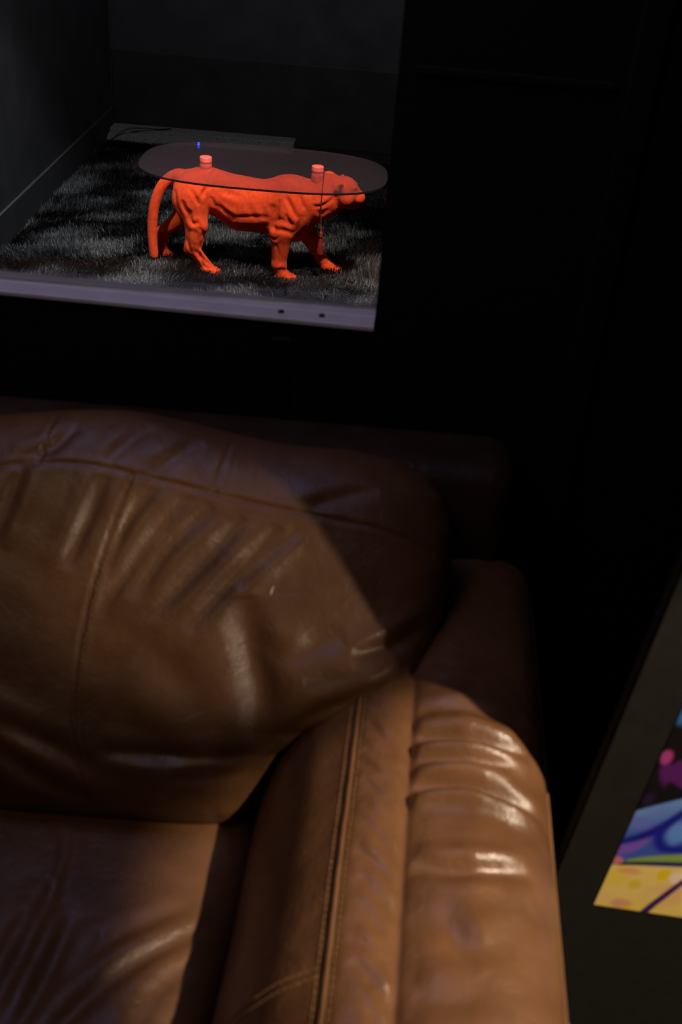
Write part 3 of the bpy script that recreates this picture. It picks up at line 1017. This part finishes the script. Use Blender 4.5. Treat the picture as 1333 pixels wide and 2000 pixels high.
def surface_nets(V, origin, h):
    nx, ny, nz = V.shape
    Sg = V < 0
    c = [(i, j, k) for i in (0, 1) for j in (0, 1) for k in (0, 1)]
    cnt = sum(Sg[i:nx - 1 + i, j:ny - 1 + j, k:nz - 1 + k].astype(np.int8) for i, j, k in c)
    act = (cnt > 0) & (cnt < 8)
    I = np.argwhere(act)
    idx = -np.ones(act.shape, np.int64)
    idx[act] = np.arange(len(I))
    acc = np.zeros((len(I), 3)); num = np.zeros(len(I))
    for a in c:
        for ax in range(3):
            if a[ax] == 1: continue
            b = list(a); b[ax] = 1
            va = V[I[:, 0] + a[0], I[:, 1] + a[1], I[:, 2] + a[2]]
            vb = V[I[:, 0] + b[0], I[:, 1] + b[1], I[:, 2] + b[2]]
            m = (va < 0) != (vb < 0)
            t = np.where(m, va / np.where(m, va - vb, 1), 0)
            p = np.tile(np.array(a, float), (len(I), 1))
            p[:, ax] += t
            acc[m] += p[m]; num[m] += 1
    Vt = (I + acc / num[:, None]) * h + origin
    F = []
    for ax in range(3):
        u, w2 = (ax + 1) % 3, (ax + 2) % 3
        sl0 = [slice(None)] * 3; sl1 = [slice(None)] * 3
        sl0[ax] = slice(0, -1); sl1[ax] = slice(1, None)
        s0, s1 = Sg[tuple(sl0)], Sg[tuple(sl1)]
        E = np.argwhere(s0 != s1)
        E = E[(E[:, u] > 0) & (E[:, w2] > 0) & (E[:, u] < V.shape[u] - 1) & (E[:, w2] < V.shape[w2] - 1)]
        q = []
        for du, dw in ((-1, -1), (0, -1), (0, 0), (-1, 0)):
            e = E.copy(); e[:, u] += du; e[:, w2] += dw
            q.append(idx[e[:, 0], e[:, 1], e[:, 2]])
        q = np.stack(q, 1)
        flip = ~s0[E[:, 0], E[:, 1], E[:, 2]]
        q[flip] = q[flip][:, ::-1]
        F.append(q)
    return Vt, np.concatenate(F)


pv, pf = surface_nets(val, np.array([gx[0], gy[0], gz[0]]), H_)
pv[:, 1] += TY
pan = mesh_obj('panther_body', pv, pf, M['flock'], tbl, True)
sm = pan.modifiers.new('smooth', 'SMOOTH'); sm.factor = 0.5; sm.iterations = 2
nrm = np.empty(len(pv) * 3, np.float32)
pan.data.vertices.foreach_get('normal', nrm)
nrm = nrm.reshape(-1, 3)
XZ = pv[:, [0, 2]]
disp = np.zeros(len(pv))
MUSCLE = (   # creases between the muscles, given as x, z on the flank: points, depth, width, raised side
    ([(-0.763, 0.346), (-0.753, 0.289), (-0.736, 0.240)], 0.006, 0.007, 1), ([(-0.731, 0.314), (-0.718, 0.280), (-0.695, 0.259)], 0.011, 0.008, 1),
    ([(-0.692, 0.358), (-0.675, 0.319), (-0.663, 0.297)], 0.009, 0.007, 1), ([(-0.628, 0.372), (-0.647, 0.345), (-0.650, 0.325)], 0.009, 0.008, -1),
    ([(-0.632, 0.346), (-0.634, 0.299), (-0.630, 0.240)], 0.006, 0.007, 1), ([(-0.705, 0.262), (-0.689, 0.224), (-0.660, 0.230)], 0.010, 0.008, -1),
    ([(-0.668, 0.212), (-0.651, 0.194), (-0.651, 0.167)], 0.006, 0.006, -1), ([(-0.700, 0.196), (-0.710, 0.147), (-0.696, 0.096)], 0.006, 0.006, 1),
    ([(-0.657, 0.151), (-0.664, 0.105), (-0.657, 0.075)], 0.005, 0.006, -1), ([(-0.696, 0.093), (-0.663, 0.046), (-0.639, 0.020)], 0.005, 0.005, 1),
    ([(-0.664, 0.099), (-0.648, 0.051), (-0.618, 0.035)], 0.006, 0.005, -1), ([(-0.622, 0.330), (-0.614, 0.310), (-0.604, 0.285)], 0.007, 0.007, 1),
    ([(-0.570, 0.278), (-0.550, 0.270), (-0.525, 0.262)], 0.007, 0.007, 1), ([(-0.590, 0.355), (-0.555, 0.347), (-0.500, 0.335)], 0.006, 0.010, -1),
    ([(-0.322, 0.360), (-0.292, 0.310), (-0.268, 0.275)], 0.010, 0.0075, 1), ([(-0.275, 0.370), (-0.256, 0.334), (-0.245, 0.310)], 0.009, 0.007, 1),
    ([(-0.322, 0.292), (-0.305, 0.268), (-0.290, 0.245)], 0.008, 0.007, 1), ([(-0.346, 0.345), (-0.353, 0.298), (-0.350, 0.255)], 0.008, 0.009, 1),
    ([(-0.366, 0.222), (-0.345, 0.227), (-0.313, 0.226), (-0.284, 0.210)], 0.008, 0.008, 1), ([(-0.368, 0.240), (-0.336, 0.268), (-0.292, 0.244)], 0.006, 0.008, -1),
    ([(-0.374, 0.190), (-0.354, 0.186), (-0.341, 0.206)], 0.005, 0.005, -1), ([(-0.215, 0.320), (-0.173, 0.328), (-0.134, 0.356)], 0.009, 0.006, 1),
    ([(-0.200, 0.312), (-0.178, 0.293), (-0.155, 0.314)], 0.006, 0.008, -1), ([(-0.350, 0.165), (-0.340, 0.129), (-0.344, 0.095)], 0.004, 0.006, 1),
    ([(-0.342, 0.057), (-0.324, 0.063), (-0.309, 0.049)], 0.005, 0.006, 1), ([(-0.125, 0.420), (-0.117, 0.390), (-0.130, 0.355)], 0.006, 0.007, -1),
    ([(-0.545, 0.253), (-0.470, 0.262), (-0.378, 0.268)], 0.005, 0.008, 1), ([(-0.540, 0.214), (-0.450, 0.218), (-0.386, 0.236)], 0.007, 0.008, 1),
    ([(-0.600, 0.300), (-0.562, 0.275), (-0.520, 0.240)], 0.006, 0.008, 1), ([(-0.480, 0.320), (-0.455, 0.285), (-0.440, 0.250)], 0.003, 0.010, 1),
    ([(-0.430, 0.325), (-0.410, 0.290), (-0.400, 0.255)], 0.003, 0.010, 1), ([(-0.250, 0.290), (-0.262, 0.250), (-0.275, 0.215)], 0.005, 0.008, 1),
)
for poly, A, wd, sd in MUSCLE:
    disp += crease(XZ, poly, A * 0.72, wd * 1.1, 0.5, True, sd)
side_w = np.clip(-nrm[:, 1] * 1.6, 0, 1) * (pv[:, 1] < TY - 0.02) * (np.abs(disp) > 1e-5)
pv2 = pv + nrm * (np.clip(disp, -0.013, 0.007) * side_w)[:, None]
pan.data.vertices.foreach_set('co', pv2.astype(np.float32).ravel())
pan.data.update()
pan['label'] = 'orange-red flocked walking panther'

GZ0, GZ1 = 0.438, 0.446
for (x, zb) in ((-0.652, 0.39), (-0.206, 0.37)):
    yl = TY - 0.005
    bm = bmesh.new()
    lathe(bm, [(0.0245, zb - 0.02), (0.0235, zb + 0.02), (0.0235, GZ0 - 0.002), (0.022, GZ0)], (x, yl, 0), 28)
    bm_obj('support_peg', bm, M['flock'], tbl, False)
    bm = bmesh.new()
    lathe(bm, [(0.0235, GZ1), (0.0240, GZ1 + 0.001), (0.0240, GZ1 + 0.016), (0.0225, GZ1 + 0.018)], (x, yl, 0), 28)
    cp = bm_obj('cap', bm, M['cap'], tbl, False)
    cp['label'] = 'coral red round cap above the glass'


def oval(a, b, e, n):
    pts = []
    for k in range(n):
        t = 2 * math.pi * k / n
        c, s = math.cos(t), math.sin(t)
        pts.append((math.copysign(abs(c) ** (2 / e), c) * a, math.copysign(abs(s) ** (2 / e), s) * b))
    return pts


ov = oval(0.490, 0.318, 2.9, 120)
gc = (-0.417, 4.322)
n = len(ov)
vs = [(gc[0] + x, gc[1] + y, GZ0) for x, y in ov] + [(gc[0] + x, gc[1] + y, GZ1) for x, y in ov]
gt = mesh_obj('glass_top', vs, [tuple(range(n))[::-1], tuple(range(n, 2 * n))], M['table_glass'], tbl)
gt['label'] = 'clear smoky oval glass top'
rim = mesh_obj('rim', [(gc[0] + x * 1.0002, gc[1] + y * 1.0002, z) for z in (GZ0, GZ1) for x, y in ov], [(i, (i + 1) % n, n + (i + 1) % n, n + i) for i in range(n)], M['glass_edge'], gt, True)
rim['label'] = 'dark polished glass edge'

# necklace of beads with a tassel, hung round the panther's neck
nk = tag(empty('bead_necklace', (-0.178, TY, 0.30)), 'dark red bead necklace with tassel hanging from the panther neck', 'necklace')
ring = []
for k in range(90):
    t = 2 * math.pi * k / 90
    dirv = np.array([0.0, -math.sin(t), math.cos(t)])
    lo, hi = 0.0, 0.16
    c0 = np.array([-0.180, 0.0, 0.335])
    for _ in range(18):
        mid = (lo + hi) / 2
        if panther_sdf((c0 + dirv * mid)[None, :])[0] < 0: lo = mid
        else: hi = mid
    ring.append(c0 + dirv * (lo + (0.0075 if dirv[1] < -0.3 else 0.0032)))
top_i = 0
near = [r for r in ring if r[1] < 0.002 and (r[2] > 0.30)]
far = [r for r in ring if r[1] >= 0.002 and (r[2] > 0.29)]
near = sorted(near, key=lambda r: -r[2]); far = sorted(far, key=lambda r: -r[2])
knot = np.array([-0.174, -0.082, 0.222])
path = near + [knot]
path2 = far + [np.array([-0.172, 0.02, 0.245]), knot]
bm = bmesh.new()
for pth in (path, path2):
    A_ = np.array(pth)
    L = np.concatenate([[0], np.cumsum(np.linalg.norm(np.diff(A_, axis=0), axis=1))])
    for s in np.arange(0, L[-1], 0.0058):
        c = [np.interp(s, L, A_[:, k]) for k in range(3)]
        r = bmesh.ops.create_icosphere(bm, subdivisions=1, radius=0.0030)
        bmesh.ops.translate(bm, verts=r['verts'], vec=(c[0], c[1] + TY, c[2]))
bs = bm_obj('bead_strand', bm, M['bead'], nk, True)
bs['kind'] = 'stuff'
bm = bmesh.new()
lathe(bm, [(0.003, 0.006), (0.006, 0.002), (0.007, -0.008), (0.006, -0.016), (0.007, -0.020)], (knot[0], knot[1] + TY, knot[2]), 14)
bm_obj('tassel_head', bm, M['tassel'], nk, True)
bm = bmesh.new()
rr = random.Random(5)
for k in range(46):
    a, q = rr.uniform(0, 6.28), math.sqrt(rr.random())
    x0, y0_ = 0.005 * q * math.cos(a), 0.005 * q * math.sin(a)
    x1, y1_ = 0.0135 * q * math.cos(a), 0.0135 * q * math.sin(a)
    base = Vector((knot[0], knot[1] + TY, knot[2] - 0.018))
    tube(bm, [base + Vector((x0, y0_, 0)), base + Vector((x1 * 0.7, y1_ * 0.7, -0.03)), base + Vector((x1, y1_, -0.066 - rr.uniform(0, 0.005)))], 0.0013, 4)
tf = bm_obj('tassel_fringe', bm, M['tassel'], nk)
tf['kind'] = 'stuff'

# ------------------------------------------------------------------ shag rug
rug = tag(empty('shag_rug', (-0.3, 4.7, 0)), 'charcoal shaggy rug under the panther table', 'rug')
RX0, RX1, RY0, RY1 = -1.49, 0.95, 3.0, 6.18
box_obj('backing', RX0, RX1, RY0, RY1, 0.0, 0.008, M['black_plastic'], rug)
rg = np.random.default_rng(7)
NB = 270000
bx = rg.uniform(RX0, RX1, NB); by = RY0 + (RY1 - RY0) * rg.random(NB) ** 0.92
# fewer where nothing can see it
XY = np.stack([bx, by], 1)
ang = 2.6 * wob(XY, 41, 6.5, 9) * 2.2 + 1.2 * wob(XY, 42, 22, 9) * 2.5 + rg.normal(0, 0.75, NB) - 1.2
lean = np.clip(0.62 + 0.5 * wob(XY, 43, 14, 8) + rg.normal(0, 0.15, NB), 0.15, 1.15)
ln = 0.043 * (1 + 0.25 * wob(XY, 44, 9, 8)) * rg.uniform(0.75, 1.2, NB)
wd = rg.uniform(0.0013, 0.0026, NB)
dx, dy = np.cos(ang), np.sin(ang)
px_, py_ = -dy, dx
z0 = np.full(NB, 0.006)
l1 = ln * 0.55
mx, my, mz = bx + dx * np.sin(lean * 0.6) * l1, by + dy * np.sin(lean * 0.6) * l1, z0 + np.cos(lean * 0.6) * l1
l2 = ln * 0.45
ex, ey, ez = mx + dx * np.sin(lean * 1.5) * l2, my + dy * np.sin(lean * 1.5) * l2, mz + np.cos(lean * 1.5) * l2
VV = np.empty((NB, 5, 3), np.float32)
VV[:, 0] = np.stack([bx - px_ * wd, by - py_ * wd, z0], 1)
VV[:, 1] = np.stack([bx + px_ * wd, by + py_ * wd, z0], 1)
VV[:, 2] = np.stack([mx + px_ * wd * 0.8, my + py_ * wd * 0.8, mz], 1)
VV[:, 3] = np.stack([mx - px_ * wd * 0.8, my - py_ * wd * 0.8, mz], 1)
VV[:, 4] = np.stack([ex, ey, ez], 1)
np.clip(VV[:, :, 0], ILX + 0.014, None, out=VV[:, :, 0])
me = bpy.data.meshes.new('pile')
me.vertices.add(NB * 5)
me.vertices.foreach_set('co', VV.ravel())
base = np.arange(NB) * 5
loops = np.stack([base, base + 1, base + 2, base + 3, base + 3, base + 2, base + 4], 1).astype(np.int32)
me.loops.add(NB * 7)
me.loops.foreach_set('vertex_index', loops.ravel())
me.polygons.add(NB * 2)
st = np.stack([np.arange(NB) * 7, np.arange(NB) * 7 + 4], 1).astype(np.int32)
me.polygons.foreach_set('loop_start', st.ravel())
me.update(calc_edges=True)
tone = np.clip(0.030 * (1 + 0.45 * rg.normal(0, 1, NB)) , 0.006, 0.10)
tone = np.where(rg.random(NB) < 0.03, tone + 0.025, tone)
rgba = np.ones((NB, 5, 4), np.float32)
rgba[:, :, 0] = (tone * 0.98)[:, None]; rgba[:, :, 1] = tone[:, None]; rgba[:, :, 2] = (tone * 1.0)[:, None]
ca = me.color_attributes.new('col', 'FLOAT_COLOR', 'POINT')
ca.data.foreach_set('color', rgba.ravel())
pile = link('pile', me, M['pile'], rug)
pile['kind'] = 'stuff'

# ------------------------------------------------------------------ long grey box on the floor along the back wall, with its cable
fb = tag(empty('floor_box', (-1.0, 6.4, 0)), 'long low grey box along the back wall behind the rug', 'box')
sec = [(6.245, 0.0), (6.250, 0.012), (6.325, 0.036), (6.330, 0.034), (6.345, 0.034), (6.348, 0.046), (6.356, 0.051), (6.47, 0.051), (6.48, 0.045), (6.48, 0.0)]
vs = [(x, y, z) for x in (-1.512, -0.452) for y, z in sec]
n = len(sec)
mesh_obj('body', vs, [(i, (i + 1) % n, n + (i + 1) % n, n + i) for i in range(n)] + [tuple(range(n))[::-1], tuple(range(n, 2 * n))], M['duct'], fb)
box_obj('end_cap', -0.4525, -0.4465, 6.335, 6.478, 0.0, 0.049, M['duct'], fb, 0.002)
bm = bmesh.new()
tube(bm, catmull([(-1.49, 6.235, 0.005), (-1.47, 6.255, 0.022), (-1.43, 6.29, 0.050), (-1.38, 6.32, 0.064), (-1.31, 6.34, 0.066), (-1.24, 6.37, 0.058), (-1.17, 6.42, 0.0555)], 40), 0.0045, 8)
tag(bm_obj('power_cable', bm, M['cable'], None, True), 'thin black cable looping over the long grey box', 'cable')

# small blue indicator lamp on the back wall, mirrored by the table glass
li = tag(empty('indicator_lamp', (-1.02, IY, 0.96)), 'small blue indicator light on the back wall, seen mirrored in glass', 'light')
box_obj('housing', -1.05, -0.99, IY - 0.02, IY, 0.88, 0.96, M['black_plastic'], li, 0.004)
box_obj('led', -1.026, -1.014, IY - 0.024, IY - 0.0195, 0.910, 0.932, M['led'], li, 0.001)

# added cloth standing in for a person's jeans, mirrored low in the window glass
nu, nv = 70, 50
gx2, gy2 = np.meshgrid(np.linspace(-0.33, -0.10, nu), np.linspace(0.34, 0.56, nv))
PX = np.stack([gx2.ravel(), gy2.ravel()], 1)
hh = 0.028 + 0.018 * wob(PX, 61, 30, 6) + 0.012 * wob(PX, 62, 60, 6)
edge2 = np.minimum(np.minimum((PX[:, 0] + 0.33) / 0.03, (-0.10 - PX[:, 0]) / 0.03), np.minimum((PX[:, 1] - 0.34) / 0.03, (0.56 - PX[:, 1]) / 0.03))
hh = 0.450 + np.clip(hh, 0.006, None) * np.sqrt(np.clip(edge2, 0.0, 1))
Vd = np.concatenate([np.stack([PX[:, 0] + 0.008 * wob(PX, 63, 40), PX[:, 1] + 0.008 * wob(PX, 64, 40), hh], 1), np.stack([PX[:, 0], PX[:, 1], np.full(len(PX), 0.447)], 1)])
dn = mesh_obj('denim_stand_in', Vd, grid_faces(nu, nv) + [tuple(i + nu * nv for i in f) for f in grid_faces(nu, nv, True)], M['cloth'], None, True)
tag(dn, 'blue denim added for a jeans reflection low in the window', 'clothing')
